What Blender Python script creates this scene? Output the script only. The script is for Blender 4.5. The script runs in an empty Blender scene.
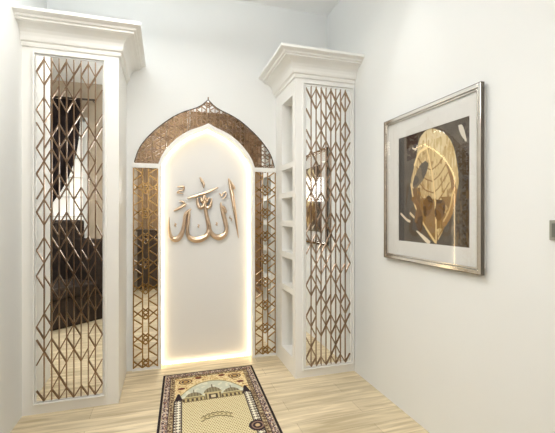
import bpy, math, random
import numpy as np
from mathutils import Vector, noise
random.seed(7); np.random.seed(7)
C = bpy.context.scene.collection

# ------------------------------------------------------------------ helpers
class MB:
    """collects shapes (world coordinates) that become one mesh object"""
    def __init__(s): s.v = []; s.f = []; s.sm = []
    def add(s, vs, fs, smooth=False):
        b = len(s.v); s.v += [tuple(p) for p in vs]
        for f in fs: s.f.append([b+i for i in f]); s.sm.append(smooth)
        return s
    def box(s, x0, x1, y0, y1, z0, z1):
        vs = [(x, y, z) for x in (x0, x1) for y in (y0, y1) for z in (z0, z1)]
        return s.add(vs, [(0,1,3,2),(4,6,7,5),(0,4,5,1),(2,3,7,6),(0,2,6,4),(1,5,7,3)])
    def bar(s, a, b, w, d, nrm):
        """rectangular bar from a to b, width w across, depth d along nrm"""
        a, b, n = Vector(a), Vector(b), Vector(nrm).normalized()
        t = (b-a).normalized(); u = t.cross(n).normalized()
        vs = []
        for p in (a, b):
            for i, j in ((-1,-1),(1,-1),(1,1),(-1,1)): vs.append(p+u*(i*w/2)+n*(j*d/2))
        return s.add(vs, [(0,1,2,3),(7,6,5,4),(0,4,5,1),(1,5,6,2),(2,6,7,3),(3,7,4,0)])
    def extrude_poly(s, pts, off):
        """closed polygon pts (3d) extruded by vector off"""
        n = len(pts); o = Vector(off)
        vs = [Vector(p) for p in pts]+[Vector(p)+o for p in pts]
        fs = [tuple(range(n)), tuple(reversed(range(n, 2*n)))]
        fs += [(i, i+n, (i+1) % n+n, (i+1) % n) for i in range(n)]
        return s.add(vs, fs)
    def band(s, A, B, off):
        """strip between polylines A and B (same count), extruded by off"""
        n = len(A); o = Vector(off)
        vs = [Vector(p) for p in A]+[Vector(p) for p in B]
        vs += [p+o for p in vs]
        fs = []
        for i in range(n-1):
            fs += [(i, i+1, n+i+1, n+i), (2*n+i, 3*n+i, 3*n+i+1, 2*n+i+1),
                   (i, 2*n+i, 2*n+i+1, i+1), (n+i, n+i+1, 3*n+i+1, 3*n+i)]
        fs += [(0, n, 3*n, 2*n), (n-1, 3*n-1, 4*n-1, 2*n-1)]
        return s.add(vs, fs)
    def tube(s, pts, rad, n=10, nrm=None, depth=None):
        """swept tube; with nrm/depth an elliptic section rad wide and depth thick"""
        P = [Vector(p) for p in pts]; R = rad if hasattr(rad, '__len__') else [rad]*len(P)
        vs = []; fs = []
        for i, p in enumerate(P):
            t = (P[min(i+1, len(P)-1)]-P[max(i-1, 0)]).normalized()
            if nrm is None:
                up = Vector((0,0,1)) if abs(t.z) < .9 else Vector((1,0,0))
                a = t.cross(up).normalized(); b = t.cross(a).normalized(); db = R[i]
            else:
                b = Vector(nrm).normalized(); a = t.cross(b).normalized(); db = min(depth, R[i]*1.1)
            for k in range(n):
                th = 2*math.pi*k/n
                vs.append(p+a*(R[i]*math.cos(th))+b*(db*math.sin(th)))
        for i in range(len(P)-1):
            for k in range(n):
                fs.append((i*n+k, i*n+(k+1) % n, (i+1)*n+(k+1) % n, (i+1)*n+k))
        fs += [tuple(reversed(range(n))), tuple(range((len(P)-1)*n, len(P)*n))]
        return s.add(vs, fs, True)
    def lathe(s, c, prof, n=24, axis='z'):
        vs = []; fs = []
        for r, h in prof:
            for k in range(n):
                th = 2*math.pi*k/n
                d = (r*math.cos(th), r*math.sin(th), h)
                if axis == 'x': d = (h, d[0], d[1])
                if axis == 'y': d = (d[0], h, d[1])
                vs.append((c[0]+d[0], c[1]+d[1], c[2]+d[2]))
        m = len(prof)
        for i in range(m-1):
            for k in range(n):
                fs.append((i*n+k, i*n+(k+1) % n, (i+1)*n+(k+1) % n, (i+1)*n+k))
        fs += [tuple(reversed(range(n))), tuple(range((m-1)*n, m*n))]
        return s.add(vs, fs, True)

def wloc(o):
    v = Vector((0,0,0))
    while o: v = v+o.location; o = o.parent
    return v

def obj(name, mb, mat, parent=None, bevel=0, label=None, kind=None, flip=True):
    me = bpy.data.meshes.new(name)
    off = wloc(parent) if parent else Vector((0,0,0))
    me.from_pydata([tuple(Vector(p)-off) for p in mb.v], [], mb.f)
    me.polygons.foreach_set('use_smooth', mb.sm)
    import bmesh
    if flip:
        bm = bmesh.new(); bm.from_mesh(me); bmesh.ops.recalc_face_normals(bm, faces=bm.faces); bm.to_mesh(me); bm.free()
    me.materials.append(mat); me.update()
    o = bpy.data.objects.new(name, me); C.objects.link(o)
    if parent: o.parent = parent
    if bevel:
        m = o.modifiers.new('bevel', 'BEVEL'); m.width = bevel; m.segments = 2; m.limit_method = 'ANGLE'; m.angle_limit = math.radians(40)
    if label: o['label'] = label
    if kind: o['kind'] = kind
    return o

def thing(name, label, cat, loc, group=None):
    o = bpy.data.objects.new(name, None); C.objects.link(o)
    o.location = loc; o.empty_display_size = .1
    o['label'] = label; o['category'] = cat
    if group: o['group'] = group
    return o

def struct(name, mb, mat, **k):
    return obj(name, mb, mat, kind='structure', **k)

def spline(pts, n=10):
    """Catmull-Rom through pts"""
    P = [Vector(p) for p in pts]; P = [P[0]*2-P[1]]+P+[P[-1]*2-P[-2]]; out = []
    for i in range(1, len(P)-2):
        a, b, c, d = P[i-1], P[i], P[i+1], P[i+2]
        for k in range(n):
            t = k/n
            out.append(.5*((2*b)+(c-a)*t+(2*a-5*b+4*c-d)*t*t+(3*b-a-3*c+d)*t**3))
    out.append(P[-2]); return out

# ------------------------------------------------------------------ materials
def mat(name, col, rough=.5, metal=0., spec=.5, emit=None, estr=0.):
    m = bpy.data.materials.new(name); m.use_nodes = True
    b = m.node_tree.nodes['Principled BSDF']
    b.inputs['Base Color'].default_value = (*col, 1); b.inputs['Roughness'].default_value = rough
    b.inputs['Metallic'].default_value = metal; b.inputs['Specular IOR Level'].default_value = spec
    if emit: b.inputs['Emission Color'].default_value = (*emit, 1); b.inputs['Emission Strength'].default_value = estr
    return m
def noisy(m, col2, scale=8, fac=.5, bump=0., bscale=60, stretch=(1,1,1)):
    """procedural variation of the base colour plus fine bump"""
    nt = m.node_tree; b = nt.nodes['Principled BSDF']; c1 = tuple(b.inputs['Base Color'].default_value)
    tc = nt.nodes.new('ShaderNodeTexCoord'); mp = nt.nodes.new('ShaderNodeMapping'); mp.inputs['Scale'].default_value = stretch
    nt.links.new(tc.outputs['Object'], mp.inputs['Vector'])
    n = nt.nodes.new('ShaderNodeTexNoise'); n.inputs['Scale'].default_value = scale; n.inputs['Detail'].default_value = 4
    nt.links.new(mp.outputs['Vector'], n.inputs['Vector'])
    r = nt.nodes.new('ShaderNodeValToRGB'); r.color_ramp.elements[0].position = .5-fac/2; r.color_ramp.elements[1].position = .5+fac/2
    r.color_ramp.elements[0].color = (*col2, 1); r.color_ramp.elements[1].color = c1
    nt.links.new(n.outputs['Fac'], r.inputs['Fac']); nt.links.new(r.outputs['Color'], b.inputs['Base Color'])
    if bump:
        n2 = nt.nodes.new('ShaderNodeTexNoise'); n2.inputs['Scale'].default_value = bscale
        nt.links.new(mp.outputs['Vector'], n2.inputs['Vector'])
        bp = nt.nodes.new('ShaderNodeBump'); bp.inputs['Strength'].default_value = bump; bp.inputs['Distance'].default_value = .003
        nt.links.new(n2.outputs['Fac'], bp.inputs['Height']); nt.links.new(bp.outputs['Normal'], b.inputs['Normal'])
    return m

M = {}
M['wall'] = noisy(mat('wall_paint', (.80,.81,.80), .6, spec=.3), (.785,.795,.785), 3, .6, .05, 250)
M['tan'] = noisy(mat('tan_wall_paint', (.50,.41,.31), .6, spec=.3), (.48,.39,.29), 3)
M['ceil'] = noisy(mat('ceiling_paint', (.90,.90,.89), .7, spec=.2), (.89,.89,.88), 3)
M['white'] = noisy(mat('white_lacquer', (.83,.825,.80), .35), (.82,.815,.79), 4)
M['niche'] = noisy(mat('niche_plaster', (.79,.79,.785), .55, spec=.3), (.78,.78,.775), 3)
M['mirror'] = noisy(mat('mirror_glass', (.93,.93,.92), .01, 1.), (.92,.92,.91), 2)
M['bronze'] = noisy(mat('rose_bronze', (.36,.25,.17), .28, 1.), (.28,.19,.12), 25)
M['gold'] = noisy(mat('antique_gold', (.42,.26,.10), .30, 1.), (.32,.19,.07), 25)
M['rosegold'] = noisy(mat('rose_gold', (.76,.59,.43), .28, 1.), (.66,.49,.34), 30)
M['chrome'] = noisy(mat('chrome', (.84,.81,.76), .14, 1.), (.80,.77,.72), 12)
M['edge'] = noisy(mat('chrome_dark_reflection', (.16,.14,.12), .2, 1.), (.13,.11,.09), 12)  # chrome darkened to paint in its dark reflection
M['matboard'] = noisy(mat('mat_board', (.74,.73,.70), .85, spec=.1), (.72,.71,.68), 40)
M['backing'] = noisy(mat('frame_backing', (.72,.70,.66), .6), (.70,.68,.64), 10)
M['darkfab'] = noisy(mat('dark_brown_fabric', (.050,.036,.028), .8, spec=.2), (.030,.021,.017), 30, .5, .3, 300)
M['darkwood'] = noisy(mat('dark_wood', (.06,.035,.02), .4), (.035,.02,.012), 8, stretch=(8,8,1))
M['blackfab'] = noisy(mat('black_velvet', (.020,.012,.012), .75, spec=.2), (.012,.008,.008), 20, .5, .2, 300)
M['door'] = noisy(mat('door_wood', (.27,.155,.075), .45), (.20,.11,.05), 6, .6, .1, 40, (9,9,.8))
M['panelwood'] = noisy(mat('panel_wood', (.30,.185,.09), .5), (.22,.13,.06), 5, .6, .1, 40, (10,10,.8))
M['plastic'] = noisy(mat('grey_plastic', (.30,.29,.25), .5), (.28,.27,.23), 10)
M['plasticdark'] = noisy(mat('dark_grey_plastic', (.15,.145,.125), .4), (.14,.135,.115), 10)
M['led'] = mat('warm_led', (1,.9,.7), .5, emit=(1,.77,.46), estr=7)
M['lamp'] = mat('lamp_lens', (1,1,1), .5, emit=(1,.94,.85), estr=6)
M['pane'] = mat('daylight_pane', (.9,.9,.85), .1, emit=(1,.95,.85), estr=.7)

# thin pane of glass
m = bpy.data.materials.new('clear_glass'); m.use_nodes = True; nt = m.node_tree; nt.nodes.clear()
out = nt.nodes.new('ShaderNodeOutputMaterial'); mx = nt.nodes.new('ShaderNodeMixShader'); tr = nt.nodes.new('ShaderNodeBsdfTransparent')
gl = nt.nodes.new('ShaderNodeBsdfGlossy'); gl.inputs['Roughness'].default_value = .01
fr = nt.nodes.new('ShaderNodeFresnel'); fr.inputs['IOR'].default_value = 1.62
ge = nt.nodes.new('ShaderNodeNewGeometry'); mr = nt.nodes.new('ShaderNodeMapRange'); mr.inputs['To Min'].default_value = 1.62; mr.inputs['To Max'].default_value = 1/1.62
nt.links.new(ge.outputs['Backfacing'], mr.inputs['Value']); nt.links.new(mr.outputs['Result'], fr.inputs['IOR'])   # same reflectance from both sides of the thin pane
nt.links.new(fr.outputs[0], mx.inputs[0]); nt.links.new(tr.outputs[0], mx.inputs[1]); nt.links.new(gl.outputs[0], mx.inputs[2]); nt.links.new(mx.outputs[0], out.inputs[0])
M['glass'] = m

# oak plank floor, planks run along X
m = mat('oak_planks', (.6,.48,.32), .38, spec=.4); nt = m.node_tree; b = nt.nodes['Principled BSDF']
tc = nt.nodes.new('ShaderNodeTexCoord')
br = nt.nodes.new('ShaderNodeTexBrick'); br.offset = .37; br.inputs['Scale'].default_value = 1
br.inputs['Brick Width'].default_value = 1.25; br.inputs['Row Height'].default_value = .145
br.inputs['Mortar Size'].default_value = .0012; br.inputs['Mortar Smooth'].default_value = .2; br.inputs['Bias'].default_value = 0
br.inputs['Color1'].default_value = (.80,.69,.50,1); br.inputs['Color2'].default_value = (.69,.59,.41,1); br.inputs['Mortar'].default_value = (.40,.30,.18,1)
nt.links.new(tc.outputs['Object'], br.inputs['Vector'])
mp = nt.nodes.new('ShaderNodeMapping'); mp.inputs['Scale'].default_value = (1.1, 14, 1); nt.links.new(tc.outputs['Object'], mp.inputs['Vector'])
n1 = nt.nodes.new('ShaderNodeTexNoise'); n1.inputs['Scale'].default_value = 2.2; n1.inputs['Detail'].default_value = 6; n1.inputs['Distortion'].default_value = .6
nt.links.new(mp.outputs['Vector'], n1.inputs['Vector'])
rp = nt.nodes.new('ShaderNodeValToRGB'); rp.color_ramp.elements[0].position = .35; rp.color_ramp.elements[0].color = (.70,.66,.58,1)
rp.color_ramp.elements[1].position = .65; rp.color_ramp.elements[1].color = (1.06,1.05,1.03,1)
nt.links.new(n1.outputs['Fac'], rp.inputs['Fac'])
mu = nt.nodes.new('ShaderNodeMixRGB'); mu.blend_type = 'MULTIPLY'; mu.inputs['Fac'].default_value = 1
nt.links.new(br.outputs['Color'], mu.inputs['Color1']); nt.links.new(rp.outputs['Color'], mu.inputs['Color2']); nt.links.new(mu.outputs['Color'], b.inputs['Base Color'])
M['floor'] = m

def painted(name, rough, bump=0., bscale=400):
    """surface whose own pattern is stored as a colour attribute"""
    m = mat(name, (1,1,1), rough, spec=.2); nt = m.node_tree; b = nt.nodes['Principled BSDF']
    a = nt.nodes.new('ShaderNodeVertexColor'); a.layer_name = 'pattern'
    nt.links.new(a.outputs['Color'], b.inputs['Base Color'])
    if bump:
        tc = nt.nodes.new('ShaderNodeTexCoord'); n = nt.nodes.new('ShaderNodeTexNoise'); n.inputs['Scale'].default_value = bscale
        nt.links.new(tc.outputs['Object'], n.inputs['Vector'])
        bp = nt.nodes.new('ShaderNodeBump'); bp.inputs['Strength'].default_value = bump; bp.inputs['Distance'].default_value = .002
        nt.links.new(n.outputs['Fac'], bp.inputs['Height']); nt.links.new(bp.outputs['Normal'], b.inputs['Normal'])
    return m
def lin(c):
    c = np.asarray(c, float)/255.
    return np.where(c <= .04045, c/12.92, ((c+.055)/1.055)**2.4)

# ------------------------------------------------------------------ dimensions
YB, YC = 3.305, 2.767              # niche wall, cabinet fronts
XL, XR = -.885, 1.514              # side walls
XLC, XRC = -.306, .992             # inner sides of the two cabinets
CEIL, NX = 3.246, .365             # ceiling height, niche axis
YREAR, XFAR = -.5, -3.6

# ------------------------------------------------------------------ setting
struct('floor', MB().box(XFAR-.1, XR+.12, YREAR-.1, YB+.16, -.1, 0), M['floor'])
struct('ceiling', MB().box(XFAR-.1, XR+.12, YREAR-.1, YB+.16, CEIL, CEIL+.1), M['ceil'])
struct('wall_right', MB().box(XR, XR+.12, YREAR, YB, 0, CEIL), M['wall'])
struct('wall_left', MB().box(XL-.12, XL, 2.14, YB, 0, CEIL), M['wall'])
struct('wall_rear', MB().box(XFAR, XR+.12, YREAR-.1, YREAR, 0, CEIL), M['tan'])
struct('wall_far', MB().box(XFAR-.1, XFAR, YREAR-.1, YB+.15, 0, CEIL), M['wall'])

# arch outlines (half widths from the axis, heights)
OUT = [(.610,1.745),(.577,1.85),(.522,1.938),(.432,2.037),(.32,2.131),(.25,2.176),(.19,2.206),(.13,2.229),(.085,2.250),(.05,2.273),(.022,2.299),(0,2.322)]
INN = [(.420,1.735),(.395,1.80),(.36,1.86),(.30,1.932),(.245,1.982),(.165,2.035),(.10,2.063),(.05,2.084),(.0,2.110)]
GLO = [(.395,1.735),(.368,1.79),(.33,1.845),(.275,1.912),(.222,1.957),(.150,2.006),(.09,2.034),(.045,2.052),(.0,2.076)]
def half(c, n):
    """resample a half outline to n points"""
    P = spline([(x, 0, z) for x, z in c], 8)
    L = [0]
    for a, b in zip(P, P[1:]): L.append(L[-1]+(b-a).length)
    out = []; j = 0
    for i in range(n):
        t = L[-1]*i/(n-1)
        while j < len(P)-2 and L[j+1] < t: j += 1
        k = (t-L[j])/max(L[j+1]-L[j], 1e-9); p = P[j].lerp(P[j+1], min(k, 1)); out.append((p.x, p.z))
    out[-1] = (0, out[-1][1]); return out
def arch(c, n, y, foot=None):
    h = half(c, n)
    L = [(NX-x, y, z) for x, z in h]; R = [(NX+x, y, z) for x, z in reversed(h[:-1])]
    if foot is not None: L = [(L[0][0], y, foot)]+L; R = R+[(R[-1][0], y, foot)]
    return L+R

# back wall with the niche opening cut into it
REC = .075
w = MB(); A = arch(GLO, 44, YB, 0.0)
w.box(XFAR, A[0][0], YB, YB+.15, 0, CEIL); w.box(A[-1][0], XR+.12, YB, YB+.15, 0, CEIL)
top = A[1:-1]
for a, b in zip(top, top[1:]):
    vs = [(a[0],YB,a[2]),(b[0],YB,b[2]),(b[0],YB,CEIL),(a[0],YB,CEIL)]; vs += [(x,y+.15,z) for x,y,z in vs]
    w.add(vs, [(0,1,2,3),(7,6,5,4),(0,4,5,1),(2,6,7,3)])
struct('wall_back', w, M['wall'])

# rear part of the room, seen in the mirrors
w = MB()
for i in range(15): w.box(-.47+i*.13, -.47+i*.13+.124, YREAR, YREAR+.03, 0, CEIL)
struct('trim_1', w, M['panelwood'])
w = MB()
for i in range(12):
    y0 = YREAR+.03+i*.124
    if i < 4 or i > 11: w.box(XR-.025, XR, y0, y0+.119, 0, CEIL)
    else: w.box(XR-.025, XR, y0, min(y0+.119, 1.01), 2.7, CEIL)
w.box(XR-.025, XR, .97, 1.02, 0, CEIL)
struct('trim_2', w, M['panelwood'])
wf = MB(); WX0, WX1, WZ0, WZ1 = -1.75, -1.12, 1.0, 2.7
for x in (WX0, WX1): wf.box(x-.03, x+.03, YREAR, YREAR+.05, WZ0-.03, WZ1+.03)
for z in (WZ0, WZ1): wf.box(WX0, WX1, YREAR, YREAR+.05, z-.03, z+.03)
for i in (1, 2): wf.box(WX0+(WX1-WX0)*i/3-.008, WX0+(WX1-WX0)*i/3+.008, YREAR+.01, YREAR+.03, WZ0, WZ1)
for i in range(1, 6): wf.box(WX0, WX1, YREAR+.01, YREAR+.03, WZ0+(WZ1-WZ0)*i/6-.008, WZ0+(WZ1-WZ0)*i/6+.008)
win = struct('window_1', wf, M['white'])
obj('pane', MB().box(WX0, WX1, YREAR+.002, YREAR+.012, WZ0, WZ1), M['pane'], win, kind='structure')
d = MB(); DY0, DY1 = .10, .90
d.box(XR-.03, XR, DY0, DY1, .01, 2.62)
dr = struct('door_1', d, M['door'])
w = MB()
for y in (DY0-.07, DY1): w.box(XR-.04, XR, y, y+.07, 0, 2.69)
w.box(XR-.04, XR, DY0, DY1, 2.62, 2.69)
obj('door_frame', w, M['door'], dr, .004, kind='structure')
w = MB()
for z0, z1 in ((.15,.95),(1.1,2.5)):
    for y0, y1 in ((DY0+.1, DY0+.11),(DY1-.11, DY1-.1)): w.box(XR-.038, XR-.03, y0, y1, z0, z1)
    for z in (z0, z1-.01): w.box(XR-.038, XR-.03, DY0+.1, DY1-.1, z, z+.01)
obj('door_moulding', w, M['darkwood'], dr, kind='structure')
obj('door_handle', MB().tube([(XR-.03,.17,1.02),(XR-.09,.17,1.02),(XR-.095,.19,1.02),(XR-.095,.29,1.02)], .011), M['chrome'], dr, kind='structure')

# ------------------------------------------------------------------ cabinets
CROWN = [(.0,2.395),(.012,2.398),(.016,2.412),(.016,2.422),(.030,2.428),(.034,2.440),(.036,2.455),(.042,2.474),(.054,2.493),(.072,2.507),
         (.096,2.516),(.118,2.519),(.118,2.531),(.132,2.534),(.137,2.546),(.152,2.550),(.168,2.557),(.168,2.576),(.0,2.576)]
def crown(path_fn):
    """profile swept round the cabinet with mitred corners"""
    m = MB(); n = len(CROWN); rings = [[path_fn(o, i)+(z,) for o, z in CROWN] for i in range(3)]
    vs = [p for r in rings for p in r]; fs = []
    for i in range(2):
        for k in range(n): fs.append((i*n+k, i*n+(k+1) % n, (i+1)*n+(k+1) % n, (i+1)*n+k))
    fs += [tuple(range(n)), tuple(reversed(range(2*n, 3*n)))]
    return m.add(vs, fs)

# zigzag strokes of the lattice: per column, node level and direction
ZIG = ["0- 2+ 4- 5- 5+ 9- 9+ 11- 11+ 14- 14+ 15+ 17- 17+ 19- 19+ 21- 22- 22+ 25- 25+",
"-1+ 3- 3+ 4+ 6- 6+ 9- 10+ 12- 13+ 15- 15+ 17- 18- 18+ 19+ 21- 21+ 23- 24+ 26-",
"0- 0+ 2- 2+ 4- 5+ 6+ 8- 8+ 10+ 12- 13- 13+ 16- 16+ 17+ 19- 20- 20+ 23- 23+ 24+ 26-",
"-1+ 1- 1+ 3- 3+ 6- 7+ 9- 11- 11+ 13- 13+ 15+ 17- 19- 19+ 21- 23- 23+ 25- 25+",
"0- 2+ 4- 4+ 6- 8- 8+ 10- 10+ 12- 12+ 14- 16- 16+ 18- 18+ 20- 20+ 22+ 24- 24+ 26-",
"-1+ 3- 3+ 5- 5+ 7- 9- 9+ 11- 13- 13+ 15- 15+ 19- 21- 21+ 23- 23+ 25+",
"0- 2+ 6- 6+ 7+ 8+ 10- 11- 11+ 12+ 14- 14+ 16- 18- 18+ 20+ 22- 22+ 25- 25+",
"0- 0+ 2- 2+ 4- 4+ 7- 7+ 9- 9+ 10+ 12- 15+ 17- 17+ 19- 19+ 21- 24+ 26-",
"-1+ 1- 1+ 3+ 5- 6+ 8- 11- 11+ 13- 15- 16- 16+ 17+ 20- 20+ 21+ 23+ 25+"]
LZ0, LZ1 = .086, 2.338
def zig_lattice(x0, x1, mirrored):
    m = MB(); y = YC-.0095
    bx = lambda i: (x1-(x1-x0)*i/9) if mirrored else (x0+(x1-x0)*i/9)
    zk = lambda k: min(max(.1555+.0833*k, LZ0), LZ1)
    for i in range(1, 9): m.bar((bx(i), y, LZ0), (bx(i), y, LZ1), .0062, .006, (0,1,0))
    for c, line in enumerate(ZIG):
        for t in line.split():
            k = int(t[:-1]); k2 = k+1 if t[-1] == '+' else k-1
            m.bar((bx(c), y-.001, zk(k)), (bx(c+1), y-.001, zk(k2)), .0070, .007, (0,1,0))
    return m
def ring(x0, x1, z0, z1, w, y0, y1):
    return MB().box(x0, x0+w, y0, y1, z0, z1).box(x1-w, x1, y0, y1, z0, z1).box(x0+w, x1-w, y0, y1, z1-w, z1).box(x0+w, x1-w, y0, y1, z0, z0+w)

def front(t, x0, x1, tx0, tx1, mirrored, l0, l1):
    tr = obj('panel_moulding', ring(tx0, tx1, .064, 2.366, .012, YC-.020, YC), M['white'], t, .003)
    obj('inner_bead', ring(tx0+.016, tx1-.016, .080, 2.350, min(x0-tx0, tx1-x1)-.016, YC-.010, YC), M['white'], tr, .002)
    obj('mirror', MB().box(x0, x1, YC-.006, YC, LZ0-.005, LZ1+.005), M['mirror'], t)
    obj('lattice', zig_lattice(x0, x1, mirrored), M['bronze'], t, label='rose bronze zigzag lattice')

t = thing('cabinet', 'tall white cabinet left of the niche with bronze zigzag lattice and plain solid side', 'cabinet', ((XL+XLC)/2, YC+.2, 0))
obj('body', MB().box(XL, XLC, YC, YB, 0, 2.41), M['white'], t)
obj('cornice', crown(lambda o, i: [(XL, YC-o), (XLC+.9*o, YC-o), (XLC+.9*o, YB)][i]), M['white'], t)
front(t, -.8007, -.4081, -.8228, -.384, False, 0, 0)

t = thing('cabinet', 'tall white cabinet against the right wall with open shelves in its side', 'cabinet', ((XR+XRC)/2, YC+.2, 0))
b = MB(); S0, S1, DEP = 2.837, 3.1245, .36
b.box(XRC, XR, YC, S0, 0, 2.41)                       # front carcass with mirror door
b.box(XRC, XR, S1, YB, 0, 2.41)
b.box(XRC+DEP, XR, S0, S1, 0, 2.41)
b.box(XRC, XRC+DEP, S0, S1, 2.277, 2.41); b.box(XRC, XRC+DEP, S0, S1, 0, .144)
obj('body', b, M['white'], t)
for z0, z1 in ((1.694,1.742),(1.450,1.498),(1.206,1.254),(.938,.986),(.653,.701)):
    obj('shelf', MB().box(XRC, XRC+DEP, S0, S1, z0, z1), M['white'], t)
obj('cornice', crown(lambda o, i: [(XR, YC-o), (XRC-o, YC-o), (XRC-o, YB)][i]), M['white'], t)
front(t, 1.0796, 1.4702, 1.0476, 1.5021, True, 0, 0)

# ------------------------------------------------------------------ niche
t = thing('prayer_niche', 'pointed white arch niche with warm glowing edges between the two cabinets', 'niche', (NX, YB, 0))
pan = arch(GLO, 44, YB+REC, 0.0)
obj('back_panel', MB().extrude_poly([(x, YB+REC, z) for x, y, z in arch([(x+.001, z+.001) for x, z in GLO], 44, 0, 0.0)], (0, .03, 0)), M['niche'], t)
fr = MB(); FY = YB-.022
fr.band(arch(INN, 44, FY, 0.0), arch(GLO, 44, FY, 0.0), (0, .022, 0))
obj('arch_frame', fr, M['white'], t)
for sx in (-1, 1):
    ib = MB()
    xa, xb = sorted((NX+sx*.42, NX+sx*.625)); ib.box(xa, xb, FY, YB, 1.700, 1.737)
    xa, xb = sorted((NX+sx*.622, NX+sx*.626)); ib.box(xa, xb, YB-.016, YB, 0, 1.70)
    ib.box(*sorted((NX+sx*.42, NX+sx*.622)), YB-.016, YB, 0, .018)
    obj('impost_bar', ib, M['white'], t)
inset = [(max(x-.004, 0), z-.004) for x, z in GLO]; inset2 = [(max(x-.011, 0), z-.011) for x, z in GLO]
ls = MB(); ls.band(arch(inset, 44, YB+.054, .012), arch(inset2, 44, YB+.054, .012), (0, .009, 0))
ls.box(NX-.385, NX+.385, YB+.054, YB+.063, .003, .010)
obj('light_strip', ls, M['led'], t, label='warm glowing light strip')

# interlaced star lattice used in the flanking panels and in the arch band
PW, PP = .192, .212
UNIT = [((0,0),(.38,.30)),((.38,0),(0,.30)),((.62,0),(1,.30)),((1,0),(.62,.30)),((.38,0),(.62,.18)),((.62,0),(.38,.18)),
        ((.38,.18),(.62,.36)),((.62,.18),(.38,.36)),((0,.40),(.38,.66)),((1,.40),(.62,.66)),((0,.96),(.38,.70)),((1,.96),(.62,.70)),
        ((.38,1),(.5,.91)),((.62,1),(.5,.91))]
def star_lattice(x0, z0, cols, z1, inside, y, w):
    m = MB(); rows = int(math.ceil((z1-z0)/PP))
    def seg(a, b, lift):
        n = max(2, int(math.hypot(b[0]-a[0], b[1]-a[1])/.004)); run = None; prev = None
        for i in range(n+1):
            p = (a[0]+(b[0]-a[0])*i/n, a[1]+(b[1]-a[1])*i/n)
            if inside(*p):
                if run is None: run = p
                prev = p
            elif run is not None:
                if prev != run: m.bar((run[0], y-lift, run[1]), (prev[0], y-lift, prev[1]), w, .0045, (0,1,0))
                run = None
        if run is not None and prev != run: m.bar((run[0], y-lift, run[1]), (prev[0], y-lift, prev[1]), w, .0045, (0,1,0))
    for c in range(cols):
        for f in (.02, .38, .62): seg((x0+(c+f)*PW, z0), (x0+(c+f)*PW, z1), 0)
        for r in range(rows):
            for (ax, az), (bx, bz) in UNIT: seg((x0+(c+ax)*PW, z0+(r+az)*PP), (x0+(c+bx)*PW, z0+(r+bz)*PP), .001)
    seg((x0+cols*PW-.002, z0), (x0+cols*PW-.002, z1), 0)
    return m
def side_panel(sx, label):
    x0, x1 = sorted((NX+sx*.42, NX+sx*.622)); x0 += .001; x1 -= .001
    t = thing('lattice_panel', label, 'lattice panel', ((x0+x1)/2, YB, .018), 'mirrored lattice panels beside the niche')
    obj('mirror', MB().box(x0, x1, YB-.005, YB, .018, 1.70), M['mirror'], t)
    global PW
    PW = x1-x0
    obj('lattice', star_lattice(x0, .02, 1, 1.70, lambda x, z: .019 < z < 1.70, YB-.0075, .0098), M['gold'], t, label='gold interlaced lattice')
side_panel(-1, 'tall narrow gold lattice over mirror left of the glowing niche')
side_panel(1, 'tall narrow gold lattice over mirror right of the glowing niche')
t = thing('arch_panel', 'onion arch band of dense bronze lattice over mirror crowning the niche', 'lattice panel', (NX, YB, 1.737))
O = arch(OUT, 28, YB-.005); I = arch(INN, 28, YB-.005)
O[0] = (O[0][0], O[0][1], 1.738); O[-1] = (O[-1][0], O[-1][1], 1.738); I[0] = (I[0][0], I[0][1], 1.738); I[-1] = (I[-1][0], I[-1][1], 1.738)
obj('mirror', MB().band(O, I, (0, .005, 0)), M['mirror'], t)
def ztop(c, x):
    dx = abs(x-NX); h = half(c, 60)
    if dx > h[0][0]: return -1
    for (xa, za), (xb, zb) in zip(h, h[1:]):
        if xb <= dx <= xa: return za+(zb-za)*((xa-dx)/max(xa-xb, 1e-9))
    return h[-1][1]
GX = [NX-.65+.002*i for i in range(651)]; ZO = [ztop(OUT, x) for x in GX]; ZI = [ztop(INN, x) for x in GX]
def in_band(x, z):
    i = int(round((x-GX[0])/.002))
    return 0 <= i < len(GX) and z > 1.738 and z < ZO[i]-.003 and z > ZI[i]+.003
PW, PP = .115, .105
lat = star_lattice(NX-5.5*PW, 1.735, 11, 2.36, in_band, YB-.0075, .0072)
obj('lattice', lat, M['bronze'], t, label='bronze interlaced lattice')
obj('edge_strip', MB().tube([(x, YB-.008, z) for x, y, z in arch(OUT, 28, 0)], .004, 6), M['darkwood'], t)
obj('finial', MB().lathe((NX, YB-.010, 2.323), [(.001,-.003),(.004,.0),(.003,.005),(.006,.009),(.007,.013),(.005,.018),(.001,.021)], 14), M['bronze'], t)

# ------------------------------------------------------------------ calligraphy on the niche back
cal = thing('calligraphy', 'raised rose gold Arabic calligraphy hanging in the middle of the glowing niche', 'wall art', (.36, YB+REC, 1.05))
CY = YB+REC-.022
def stroke(name, pts, wid, n=8, dep=.011, parent=None):
    P = spline([(x, CY, z) for x, z in pts], n); k = len(P)-1
    W = [1.12*np.interp(i/k, np.linspace(0, 1, len(wid)), wid) for i in range(k+1)]
    return obj(name, MB().tube(P, W, 10, (0,1,0), dep), M['rosegold'], parent or cal)
def pins(o, pts):
    for x, z in pts: obj('standoff_pin', MB().tube([(x, CY, z), (x, YB+REC, z)], .0035, 8), M['rosegold'], o)
def sc(L): return [(x*1.0, z) for x, z in L]
alif = stroke('letter', sc([(.556,1.637),(.573,1.566),(.588,1.492),(.603,1.392),(.616,1.309),(.63,1.209),(.647,1.092)]), [.006,.012,.016,.015,.013,.011,.008,.002])
pins(alif, [(.59,1.47),(.63,1.2)])
stroke('serif', [(.558,1.632),(.584,1.591),(.605,1.553),(.613,1.541)], [.004,.010,.013,.004], parent=alif)
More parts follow.
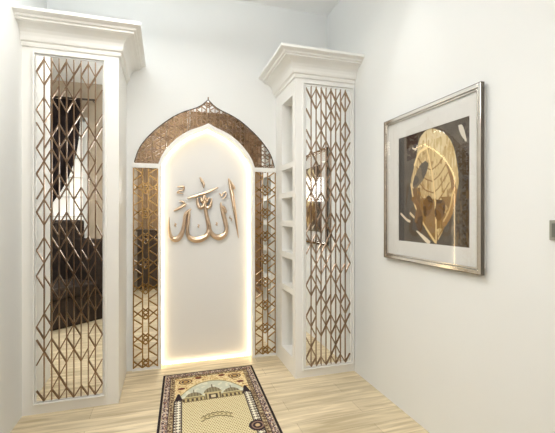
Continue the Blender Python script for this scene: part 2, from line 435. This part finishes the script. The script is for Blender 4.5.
l1 = stroke('letter', sc([(.485,1.418),(.49,1.375),(.51,1.301),(.53,1.226),(.536,1.169),(.518,1.124),(.477,1.102),(.436,1.109),(.403,1.137),(.382,1.178),(.371,1.228)]),
       [.004,.012,.017,.018,.016,.021,.025,.022,.017,.014,.012])
stroke('serif', [(.487,1.388),(.512,1.37),(.530,1.335),(.534,1.318)], [.006,.014,.012,.003], parent=l1)
pins(l1, [(.51,1.3),(.44,1.11)])
l2 = stroke('letter', sc([(.347,1.398),(.353,1.325),(.366,1.26),(.379,1.187),(.366,1.13),(.323,1.095),(.267,1.083),(.22,1.097),(.193,1.132),(.192,1.197),(.2,1.277),(.209,1.349)]),
       [.010,.014,.016,.018,.020,.023,.026,.024,.018,.014,.013,.012,.008])
pins(l2, [(.36,1.29),(.27,1.085)])
l3 = stroke('letter', sc([(.222,1.358),(.196,1.335),(.173,1.305),(.162,1.229),(.145,1.149),(.116,1.102),(.084,1.090),(.053,1.111),(.038,1.158),(.032,1.23),(.035,1.285)]),
       [.006,.013,.014,.013,.015,.020,.023,.019,.013,.010,.007,.002])
pins(l3, [(.16,1.22),(.084,1.09)])
f1 = stroke('diacritic', [(.189,1.450),(.267,1.474),(.363,1.508),(.46,1.552)], [.006,.011,.011,.011,.005], dep=.008); pins(f1, [(.24,1.466),(.4,1.523)])
f2 = stroke('diacritic', [(.073,1.337),(.127,1.368),(.181,1.400)], [.005,.010,.010,.005], dep=.008); pins(f2, [(.127,1.368)])
f3 = stroke('diacritic', [(.299,1.641),(.315,1.612),(.331,1.582),(.333,1.544)], [.004,.011,.011,.003], dep=.008); pins(f3, [(.322,1.6)])
sh = stroke('diacritic', [(.276,1.456),(.280,1.405),(.300,1.372),(.325,1.378),(.342,1.420),(.350,1.376),(.374,1.372),(.394,1.400),(.402,1.456)], [.007,.013,.015,.013,.010,.013,.015,.013,.006])
pins(sh, [(.30,1.375),(.374,1.375)])
stroke('petal', [(.300,1.458),(.318,1.425),(.337,1.470),(.356,1.425),(.380,1.462)], [.008,.014,.014,.014,.008], parent=sh)
f4 = stroke('diacritic', [(.104,1.548),(.135,1.553),(.160,1.548),(.152,1.522),(.124,1.516),(.106,1.500),(.150,1.494)], [.004,.008,.008,.006,.007,.007,.003], dep=.007); pins(f4, [(.13,1.517)])
f5 = stroke('diacritic', [(.470,1.502),(.492,1.480),(.506,1.500),(.530,1.510),(.526,1.470),(.495,1.448)], [.004,.008,.007,.007,.007,.003], dep=.007); pins(f5, [(.526,1.47)])
f6 = stroke('diacritic', [(.122,1.428),(.150,1.420),(.168,1.404),(.150,1.384),(.176,1.376)], [.004,.008,.008,.006,.003], dep=.007); pins(f6, [(.15,1.42)])
for x, z in ((.088,1.216),(.286,1.205),(.447,1.222)):
    dd = stroke('diacritic', [(x-.008,z+.018),(x+.004,z+.006),(x-.004,z-.004),(x+.008,z-.016)], [.002,.006,.006,.002], dep=.005); pins(dd, [(x+.003,z+.006)])
f7 = stroke('diacritic', [(.572,1.300),(.566,1.278),(.584,1.270),(.580,1.246)], [.002,.005,.005,.002], dep=.005); pins(f7, [(.572,1.274)])

# ------------------------------------------------------------------ prayer rug
RX, RY, RW, RL = .352, 3.112, .728, 1.15           # middle of the far edge, width, length
nu, nv = 241, 381
U, V = np.meshgrid(np.linspace(0, 1, nu), np.linspace(0, 1, nv))
X = U*RW; Yr = V*RL; Xs = np.minimum(X, RW-X)     # metres from left edge, from far edge, from nearest side
edge = np.minimum(Xs, np.minimum(Yr, RL-Yr))
rng = np.random.RandomState(3)
def rnoise(a, b, seed):
    r = np.random.RandomState(seed).rand(b+2, a+2)
    gx = U*a; gy = V*b; i = gx.astype(int); j = gy.astype(int); fx = gx-i; fy = gy-j
    return (r[j, i]*(1-fx)+r[j, i+1]*fx)*(1-fy)+(r[j+1, i]*(1-fx)+r[j+1, i+1]*fx)*fy
col = np.zeros((nv, nu, 3)); 
def put(mask, c): col[mask] = lin(c)
cream = (224,212,172); navy = (40,30,34); mauve = (150,130,120); gold = (166,142,104)
col[:] = lin(cream)
# field with a small dotted trellis
ci, cj = (X/.0155), (Yr/.0175); cj_ = np.floor(cj); ci_ = ci+.5*(cj_ % 2)
ph = np.hypot(ci_-np.floor(ci_)-.5, cj-cj_-.5)
put(ph < .36, (196,178,130)); put(ph < .25, (142,122,84))
# ornament in the field: a double arc with scalloped edge
ox, oy = X-RW/2, Yr-.70
arc = oy-4.2*ox**2
put((np.abs(ox) < .098) & (np.abs(arc) < .027), (205,190,146))
put((np.abs(ox) < .102) & (np.abs(np.abs(arc)-.022-.004*np.sin(ox*200)) < .006), (112,98,66))
put((np.abs(ox) < .088) & (np.abs(arc) < .008) & (np.sin(ox*230) > 0), (140,124,86))
# mosque scene above the field
zone = (Yr < .485) & (Xs > .092)
put(zone, (226,205,156))
n1 = rnoise(90, 140, 5)
put(zone & (n1 > .66), (188,146,88)); put(zone & (n1 < .28), (240,224,182)); put(zone & (n1 > .86), (120,70,50))
for cx_ in (.172, RW-.172):
    e = ((X-cx_)/.050)**2+((Yr-.165)/.046)**2
    put(zone & (e < 1), (90,62,52)); put(zone & (e < .68), (206,176,120)); put(zone & (e < .36), (80,60,60)); put(zone & (e < .12), (190,150,90))
    e = ((X-cx_-(.10 if cx_ < .3 else -.10))/.026)**2+((Yr-.125)/.018)**2
    put(zone & (e < 1), (110,56,44))
    e = ((X-cx_+(.030 if cx_ < .3 else -.030))/.026)**2+((Yr-.275)/.018)**2
    put(zone & (e < 1), (110,56,44))
sky = zone & (Yr > .20+.21*(np.abs(X-RW/2)/.24)**2.2) & (np.abs(X-RW/2) < .24)
put(sky, (198,200,182)); put(sky & (rnoise(40, 60, 9) > .62), (218,216,196))
rim = (np.abs(Yr-(.20+.21*(np.abs(X-RW/2)/.24)**2.2)) < .008) & zone & (np.abs(X-RW/2) < .24); put(rim, (160,150,112))
olive, olive2 = (146,136,108), (112,102,80)
for cx_, w_, zb, h_ in ((RW/2, .064, .390, .080), (RW/2-.135, .060, .420, .062), (RW/2+.135, .060, .420, .062)):
    tt = np.clip((zb-Yr)/h_, 0, 1); dome = zone & (Yr <= zb) & (Yr > zb-h_) & (np.abs(X-cx_) < w_*np.sqrt(1-tt**1.6))
    put(dome, olive); put(dome & (np.sin((X-cx_)*300) > .5), olive2)
    put(zone & (np.abs(X-cx_) < .004) & (Yr < zb-h_+.01) & (Yr > zb-h_-.045), olive2)
    put(zone & (np.abs(Yr-zb-.004) < .006) & (np.abs(X-cx_) < w_+.008), (208,196,150))
wallm = zone & (Yr > .430) & (np.abs(X-RW/2) < .225); put(wallm, (186,168,120))
put(wallm & (np.sin(X*2*math.pi/.03) > .0) & (Yr > .445) & (Yr < .482), (84,70,58)); put(wallm & (np.abs(Yr-.436) < .005), (110,96,70))
gate = zone & (np.abs(X-RW/2) < .058) & (Yr > .395); put(gate, (196,180,134)); put(zone & (np.abs(X-RW/2) < .032) & (Yr > .415), (72,58,52))
put(zone & (np.abs(X-RW/2) < .016) & (Yr > .43) & (Yr < .472), (214,200,160)); put(zone & (np.abs(np.abs(X-RW/2)-.05) < .006) & (Yr > .40), (110,96,70))
put((np.abs(Yr-.488) < .005) & (Xs > .16), (120,100,70))
# side strips with white and dark checks, dark finials on top of them
strip = (Xs > .094) & (Xs < .148) & (Yr > .45)
put(strip, (232,226,206)); put(strip & (np.sin((Xs+Yr)*2*math.pi/.062)*np.sin((Xs-Yr)*2*math.pi/.062) > .05), (58,46,50)); put(strip & (np.sin((Xs+Yr)*2*math.pi/.062)*np.sin((Xs-Yr)*2*math.pi/.062) > .75), (190,170,140))
put(strip & (np.abs(Xs-.145) < .005), navy); put(strip & (np.abs(Xs-.096) < .004), navy)
fin = (np.abs(Xs-.122) < .030-(.46-Yr)*.22) & (Yr > .355) & (Yr < .455); put(fin, (46,34,40))
med = ((RW-X-.128)/.055)**2+((Yr-.90)/.060)**2; put(med < 1, (52,38,44)); put(med < .5, (150,120,104)); put(med < .3, (52,38,44)); put(med < .08, (200,170,130))
# borders
n2 = rnoise(150, 230, 11); n3 = rnoise(70, 110, 12)
b1 = edge < .092; put(b1, gold); put(b1 & (n2 > .56), (104,82,66)); put(b1 & (n2 < .36), (206,190,154))
b2 = edge < .058; put(b2, mauve); put(b2 & (n2 > .58), (78,58,64)); put(b2 & (n2 < .38), (212,196,182)); put(b2 & (n3 > .74), (150,108,92)); put(b2 & (n3 < .2), (228,208,176))
along = np.where(Xs < Yr, Yr, X)
put((np.abs(edge-.042) < .012) & (np.sin(along*2*math.pi/.05) > .55), (64,46,60)); put((np.abs(edge-.042) < .005) & (np.sin(along*2*math.pi/.05) > .8), (226,196,160))
put((np.abs(edge-.075) < .008) & (np.sin(along*2*math.pi/.035) > .4), (96,74,56))
put(np.abs(edge-.058) < .003, (70,52,50)); put(np.abs(edge-.091) < .003, (92,72,52)); put(np.abs(edge-.019) < .002, (208,190,160))
put(edge < .016, navy)
lx = (X-RW/2).ravel(); ly = (-Yr).ravel(); lz = np.full(lx.shape, .009)+.0006*rng.rand(lx.size)
vs = [(RX+x+y*.045, RY+y+x*.004, z) for x, y, z in zip(lx, ly, lz)]
fs = [(j*nu+i, j*nu+i+1, (j+1)*nu+i+1, (j+1)*nu+i) for j in range(nv-1) for i in range(nu-1)]
loop = [i for i in range(nu)]+[j*nu+nu-1 for j in range(1, nv)]+[(nv-1)*nu+i for i in range(nu-2, -1, -1)]+[j*nu for j in range(nv-2, 0, -1)]
base = len(vs); vs += [(vs[i][0], vs[i][1], .0005) for i in loop]; L = len(loop)
fs += [(loop[k], loop[(k+1) % L], base+(k+1) % L, base+k) for k in range(L)]
rm = MB(); rm.v = vs; rm.f = fs; rm.sm = [False]*len(fs)
rug = obj('prayer_rug', rm, painted('rug_pile', .9, .4, 500), None)
ca_ = rug.data.color_attributes.new('pattern', 'FLOAT_COLOR', 'POINT')
allc = np.concatenate([col.reshape(-1, 3), np.tile(lin(navy), (L, 1))]); ca_.data.foreach_set('color', np.concatenate([allc, np.ones((len(allc), 1))], 1).astype('f').ravel())
rug['label'] = 'patterned prayer rug with mosque scene and cream field lying before the niche'; rug['category'] = 'prayer rug'

# ------------------------------------------------------------------ framed picture on the right wall
PY0, PY1, PZ0, PZ1 = 1.438, 2.272, 1.008, 1.953; PX = 1.4767
t = thing('framed_picture', 'large chrome framed golden leaf artwork with white mat on the right wall', 'picture', (XR, (PY0+PY1)/2, PZ0))
def yz_ring(y0, y1, z0, z1, w, x0, x1):
    m = MB(); m.box(x0, x1, y0, y0+w, z0, z1).box(x0, x1, y1-w, y1, z0, z1).box(x0, x1, y0+w, y1-w, z1-w, z1).box(x0, x1, y0+w, y1-w, z0, z0+w); return m
fr = obj('frame', yz_ring(PY0, PY1, PZ0, PZ1, .020, PX, PX+.022), M['chrome'], t, .002, label='polished chrome frame')
obj('reflection_edge', yz_ring(PY0-.0025, PY1+.0025, PZ0-.0025, PZ1+.0025, .0024, PX+.001, PX+.021), M['edge'], fr, label='chrome edge with dark reflection painted in')  # dark reflection on the frame's sides, put into the colour
obj('inner_lip', yz_ring(PY0+.0235, PY1-.0235, PZ0+.0235, PZ1-.0235, .0075, PX+.006, PX+.022), M['chrome'], fr, .0015)
obj('backing', MB().box(PX+.022, XR, PY0+.006, PY1-.006, PZ0+.03, PZ1-.03), M['backing'], t, .002)
AY0, AY1, AZ0, AZ1 = 1.525, 2.126, 1.133, 1.812
mt = obj('mat', yz_ring(PY0+.03, PY1-.03, PZ0+.03, PZ1-.03, .057, PX+.0165, PX+.0215), M['matboard'], t)
mt.data.clear_geometry()
q = MB(); q.box(PX+.0165, PX+.0215, PY0+.03, AY0, PZ0+.03, PZ1-.03).box(PX+.0165, PX+.0215, AY1, PY1-.03, PZ0+.03, PZ1-.03)
q.box(PX+.0165, PX+.0215, AY0, AY1, AZ1, PZ1-.03).box(PX+.0165, PX+.0215, AY0, AY1, PZ0+.03, AZ0)
off = wloc(t); mt.data.from_pydata([tuple(Vector(p)-off) for p in q.v], [], q.f); mt.data.update()
gl = obj('glass', MB().add([(PX+.004, PY0+.03, PZ0+.03), (PX+.016, PY1-.03, PZ0+.03), (PX+.016, PY1-.03, PZ1-.03), (PX+.004, PY0+.03, PZ1-.03)], [(0,3,2,1)]), M['glass'], t, flip=False)

nu, nv = 181, 205
S, T = np.meshgrid(np.linspace(0, 1, nu), np.linspace(0, 1, nv))      # s from far to near, t downwards
U, V = S, T
art = np.zeros((nv, nu, 3)); art[:] = lin((98,88,76))
def paint(mask, c): art[mask] = lin(c)
def inpoly(P):
    r = np.zeros(S.shape, bool); P = [(p[0], p[1]) for p in spline([(a, b, 0) for a, b in P+[P[0]]], 6)]
    for (xa, ya), (xb, yb) in zip(P, P[1:]):
        c = ((ya > T) != (yb > T)); xx = xa+(T-ya)*(xb-xa)/np.where(abs(yb-ya) < 1e-9, 1e-9, yb-ya); r ^= c & (S < xx)
    return r
def near(P, w, sp=True):
    P = [(p[0], p[1]) for p in spline([(a, b, 0) for a, b in P], 6)] if sp else P; d = np.full(S.shape, 9.)
    for (xa, ya), (xb, yb) in zip(P, P[1:]):
        L2 = (xb-xa)**2+(yb-ya)**2+1e-12; k = np.clip(((S-xa)*(xb-xa)+(T-ya)*(yb-ya))/L2, 0, 1); d = np.minimum(d, np.hypot(S-xa-k*(xb-xa), T-ya-k*(yb-ya)))
    return d < w
g1 = rnoise(14, 16, 21); g2 = rnoise(60, 20, 22); g3 = rnoise(40, 60, 23)
art *= (.55+.5*g1)[..., None]
paint(S < .10, (62,56,50)); paint((S > .14) & (S < .32) & (T < .24) & (g3 > .25), (52,34,28))
paint((S > .84) & (T > .2) & (g3 > .5), (70,56,40)); paint((S > .92) & (g3 < .35), (60,50,42)); paint((S > .84) & (T > .55) & (g2 > .6), (100,82,58))  # mottled near-side column: lattice reflection painted into the print
leaf = inpoly([(.28,.30),(.33,.10),(.39,.03),(.51,.0),(.69,.07),(.81,.2),(.87,.43),(.85,.56),(.70,.62),(.45,.60)])
paint(leaf, (204,182,136)); paint(leaf & (g1 > .62), (218,200,158)); paint(leaf & (T < .10), (222,206,168)); paint(leaf & (S > .74) & (T > .15), (198,172,122)); paint(leaf & (g2 > .62), (220,202,160)); paint(leaf & (g2 < .28), (188,160,110))
dark = inpoly([(.68,.30),(.74,.34),(.84,.52),(.84,.66),(.78,.60)]); paint(dark, (128,92,48))
inner = inpoly([(.27,.29),(.34,.19),(.46,.155),(.60,.20),(.70,.30),(.77,.46),(.79,.60),(.75,.76),(.58,.985),(.40,.82),(.27,.65),(.21,.46)])
paint(inner, (190,162,112)); paint(inner & (S > .53) & (T < .6), (206,182,132)); paint(inner & (g2 > .64), (214,192,144)); paint(inner & (T > .60) & (g1 > .40), (140,108,62)); paint(inner & (T > .5) & (S < .36), (120,90,52)); paint(inner & (g2 < .22), (164,132,82))
for k in range(7):
    y0 = .26+.10*k
    paint(inner & near([(.52+.012*k, y0+.10), (.42, y0+.06), (.30, y0-.05)], .006), (140,104,54)); paint(inner & near([(.53+.012*k, y0+.10), (.64, y0+.05), (.76, y0-.07)], .006), (146,110,60))
paint(near([(.46,.17),(.54,.42),(.58,.68),(.59,.985)], .009), (228,202,146))
paint(near([(.27,.29),(.34,.19),(.46,.155)], .012), (236,212,156)); paint(near([(.21,.46),(.27,.65),(.40,.82),(.58,.985)], .010), (222,196,142))
loop_ = inpoly([(.44,.27),(.48,.31),(.42,.42),(.30,.50),(.24,.48),(.27,.40),(.36,.30)]); paint(loop_, (84,74,60)); paint(loop_ & (g1 > .55), (112,98,76))
for P in ([(.40,.64),(.48,.58),(.55,.64),(.50,.74),(.42,.76)], [(.60,.62),(.70,.64),(.70,.74),(.62,.80),(.57,.74)], [(.28,.72),(.36,.70),(.40,.80),(.36,.90),(.29,.84)]):
    k = inpoly(P); paint(k, (84,60,34)); paint(k & (g1 > .5), (116,84,46))
paint(near([(.70,.82),(.78,.72),(.83,.56)], .028), (156,116,62)); paint(near([(.69,.80),(.76,.71),(.81,.56)], .008), (210,178,118))
paint(near([(.24,.60),(.32,.68),(.29,.80)], .02), (124,90,48))
paint(inpoly([(.29,.895),(.33,.90),(.50,.975),(.49,1.0),(.44,.99)]), (226,214,190)); paint(near([(.04,.74),(.14,.795),(.19,.81)], .012), (220,206,184)); paint(near([(.20,.735),(.26,.77)], .012), (214,194,160))
paint(inpoly([(.87,.045),(.91,.05),(.94,.10),(.965,.19),(.92,.15),(.885,.10)]), (214,206,192))
paint(near([(.24,.13),(.29,.15),(.31,.12)], .008), (220,208,188))
vs = [(PX+.0195, AY1+.0-(AY1-AY0)*s, AZ1-(AZ1-AZ0)*tt) for s, tt in zip(S.ravel(), T.ravel())]
fs = [(j*nu+i, j*nu+i+1, (j+1)*nu+i+1, (j+1)*nu+i) for j in range(nv-1) for i in range(nu-1)]
am = MB(); am.v = vs; am.f = fs; am.sm = [False]*len(fs)
ao = obj('artwork', am, painted('art_print', .75), t, flip=False, label='golden leaf print on dark ground')
ca_ = ao.data.color_attributes.new('pattern', 'FLOAT_COLOR', 'POINT')
ca_.data.foreach_set('color', np.concatenate([np.clip(art.reshape(-1, 3), 0, 1), np.ones((nu*nv, 1))], 1).astype('f').ravel())

# ------------------------------------------------------------------ switch at the frame's right edge
t = thing('light_switch', 'grey light switch on the right wall past the framed picture', 'light switch', (XR, 1.08, 1.24))
obj('plate', MB().box(XR-.011, XR, 1.038, 1.122, 1.199, 1.281), M['plastic'], t, .003)
obj('rocker', MB().box(XR-.016, XR-.011, 1.052, 1.108, 1.212, 1.268), M['plasticdark'], t, .002)

# ------------------------------------------------------------------ room behind, seen in the mirrors
t = thing('armchair', 'dark brown high backed armchair reflected in the left cabinet mirror', 'armchair', (-1.25, .42, 0))
ang = math.radians(-40); cA, sA = math.cos(ang), math.sin(ang)
def rb(m, u0, u1, w0, w1, z0, z1):
    P = lambda u, w, z: (-1.25+u*cA-w*sA, .42+u*sA+w*cA, z)
    vs = [P(u, w, z) for u in (u0, u1) for w in (w0, w1) for z in (z0, z1)]
    return m.add(vs, [(0,1,3,2),(4,6,7,5),(0,4,5,1),(2,3,7,6),(0,2,6,4),(1,5,7,3)])
obj('base', rb(MB(), -.5, .42, -.30, .34, .0, .34), M['darkfab'], t, .02)
obj('backrest', rb(MB(), -.5, .46, -.42, -.22, .02, 1.24), M['darkfab'], t, .03)
obj('seat_cushion', rb(MB(), -.38, .30, -.21, .36, .34, .48), M['darkfab'], t, .03)
for u in (-.5, .30): obj('armrest', rb(MB(), u, u+.12, -.22, .36, .341, 1.0 if u > 0 else .72), M['darkfab'], t, .03)
t = thing('curtain', 'black tied back curtain reflected high in the left cabinet mirror', 'curtain', (-1.45, YREAR+.12, 0))
n = 60; rows = 40; cv = MB(); vs = []; fs = []
for j in range(rows+1):
    z = 2.95-j*(2.95-.05)/rows
    k = min(max((2.95-z)/1.55, 0), 1); right = -1.16-(.40)*k**3.0
    if z < 1.40: right = -1.56+.18*min((1.40-z)/.5, 1)
    left = -1.86
    for i in range(n+1):
        s = i/n; x = left+(right-left)*s
        vs.append((x, YREAR+.13+.025*math.sin(s*26+z*.6), z))
for j in range(rows):
    for i in range(n): fs.append((j*(n+1)+i, j*(n+1)+i+1, (j+1)*(n+1)+i+1, (j+1)*(n+1)+i))
cv.add(vs, fs, True); co = obj('drape', cv, M['blackfab'], t)
sm = co.modifiers.new('thickness', 'SOLIDIFY'); sm.thickness = .006
obj('tieback', MB().tube([(-1.87,YREAR+.10,1.46),(-1.86,YREAR+.18,1.42),(-1.70,YREAR+.19,1.38),(-1.56,YREAR+.18,1.40),(-1.54,YREAR+.10,1.43)], .018), M['blackfab'], t)
obj('curtain_rod', MB().tube([(-1.95,YREAR+.13,2.97),(-.95,YREAR+.13,2.97)], .014), M['darkwood'], t)
w = MB()
for x in (-1.9, -1.0): obj('rod_bracket', MB().tube([(x, YREAR+.13, 2.97), (x, YREAR, 2.97)], .010), M['darkwood'], t)

t = thing('sideboard', 'dark wooden sideboard reflected low in the lattice panel left of the niche', 'sideboard', (-.05, YREAR+.2, 0))
bx0, bx1, by0, by1 = -.46, .36, YREAR+.04, YREAR+.26
obj('carcass', MB().box(bx0, bx1, by0, by1, .06, 1.02), M['darkwood'], t, .003)
obj('top', MB().box(bx0-.02, bx1+.02, by0, by1+.02, 1.02, 1.05), M['darkwood'], t, .004)
for x in (bx0+.02, bx1-.06):
    for y in (by0+.02, by1-.06): obj('leg', MB().box(x, x+.04, y, y+.04, 0, .06), M['darkwood'], t)
for i in (0, 1):
    x0 = bx0+.01+i*.405; dd = obj('door', MB().box(x0, x0+.395, by1, by1+.015, .08, 1.0), M['darkwood'], t, .003)
    kx = x0+.36 if i == 0 else x0+.035; obj('knob', MB().lathe((kx, by1+.015, .6), [(.006,0),(.006,.012),(.013,.016),(.013,.024),(.004,.028)], 14, 'y'), M['gold'], dd)

# ------------------------------------------------------------------ lamps
def area(name, loc, sx, sy, power, col, rot=(0,0,0), parent=None, spread=180):
    l = bpy.data.lights.new(name, 'AREA'); l.shape = 'RECTANGLE'; l.size = sx; l.size_y = sy; l.energy = power; l.color = col; l.spread = math.radians(spread)
    o = bpy.data.objects.new(name, l); C.objects.link(o); o.location = loc; o.rotation_euler = rot
    return o
def fill_panel_light(x, y, sx, sy, power, up, drop, col, label):
    t = thing('added_fill_light', label, 'ceiling light', (x, y, CEIL))
    D = CEIL-drop                                   # added fill panel hung below the ceiling, shining down and up
    obj('frame', MB().box(x-sx/2-.03, x+sx/2+.03, y-sy/2-.03, y+sy/2+.03, D, D+.03), M['white'], t, .004)
    obj('diffuser', MB().box(x-sx/2, x+sx/2, y-sy/2, y+sy/2, D-.006, D), M['lamp'], t)
    for i in (-1, 1):
        for j in (-1, 1): obj('suspension_rod', MB().tube([(x+i*sx*.45, y+j*sy*.45, D+.03), (x+i*sx*.45, y+j*sy*.45, CEIL)], .004, 8), M['chrome'], t)
    area('fill_down_lamp', (x, y, D-.01), sx, sy, power, col)
    area('fill_up_lamp', (x, y, D+.04), sx*.9, sy*.9, up, col, (math.pi, 0, 0))
KEY = (.87, .935, .98)
fill_panel_light(-.10, 1.95, .9, .9, 7, 22, .40, KEY, 'added square white fill light hanging in front of the niche wall')  # added for soft fill, partly bounced off the ceiling
fill_panel_light(.20, .25, .4, .8, 2.5, 20, 1.05, KEY, 'added square white fill light hanging near the wood panelled rear wall')  # added to brighten the cabinet fronts and cornices
fill_panel_light(-2.2, 1.2, 1.0, 1.0, 22, 6, .38, KEY, 'added square white fill light hanging above the adjoining room')
t = thing('added_fill_lamp', 'added white box fill lamp on the wood panelled rear wall behind the viewer', 'added fill lamp', (.42, YREAR+.03, 1.75))  # added behind the camera to light the cabinet fronts and cornice undersides
obj('backplate', MB().box(.22, .62, YREAR+.03, YREAR+.055, 1.50, 2.0), M['chrome'], t, .003)
obj('shade', MB().box(.24, .60, YREAR+.055, YREAR+.12, 1.52, 1.98), M['white'], t, .006)
obj('diffuser', MB().box(.26, .58, YREAR+.12, YREAR+.124, 1.54, 1.96), M['lamp'], t)
area('fill_lamp_light', (.42, YREAR+.128, 1.75), .32, .42, 6.5, KEY, (math.pi/2, 0, 0), spread=120)
def downlight(x, y, power, ang, label):
    t = thing('downlight', label, 'downlight', (x, y, CEIL), 'recessed ceiling spots')
    obj('trim_ring', MB().lathe((x, y, CEIL-.012), [(.050,.012),(.052,.0),(.038,.0),(.036,.012)], 28), M['chrome'], t)
    obj('lens', MB().lathe((x, y, CEIL-.006), [(.035,0),(.035,.005)], 28), M['lamp'], t)
    l = bpy.data.lights.new('spot_lamp', 'SPOT'); l.energy = power; l.color = (1,.98,.95); l.spot_size = math.radians(ang); l.spot_blend = .6; l.shadow_soft_size = .03
    o = bpy.data.objects.new('spot_lamp', l); C.objects.link(o); o.location = (x, y, CEIL-.015)
downlight(1.27, 1.98, 13, 50, 'recessed chrome ceiling spot above the framed picture')
downlight(.365, 2.55, 5, 80, 'recessed chrome ceiling spot in front of the niche')

# ------------------------------------------------------------------ camera, world, view
W = bpy.data.worlds.new('world'); bpy.context.scene.world = W; W.use_nodes = True
W.node_tree.nodes['Background'].inputs['Color'].default_value = (.8,.85,.9,1); W.node_tree.nodes['Background'].inputs['Strength'].default_value = .3
cd = bpy.data.cameras.new('camera'); cam = bpy.data.objects.new('camera', cd); C.objects.link(cam)
cam.location = (0, 0, 1.3); cam.rotation_euler = (math.pi/2, 0, -.2957)
cd.sensor_fit = 'HORIZONTAL'; cd.sensor_width = 36; cd.lens = 36*369.35/555; cd.shift_y = -1.12/555; cd.clip_start = .02
sc_ = bpy.context.scene; sc_.camera = cam
vs_ = sc_.view_settings; vs_.view_transform = 'Standard'; vs_.look = 'None'; vs_.exposure = 0.04; vs_.gamma = 1; vs_.use_curve_mapping = False
cy = sc_.cycles; cy.use_denoising = True; cy.max_bounces = 10; cy.diffuse_bounces = 6; cy.glossy_bounces = 6; cy.transparent_max_bounces = 12
cy.caustics_reflective = False; cy.caustics_refractive = False; cy.sample_clamp_indirect = 4
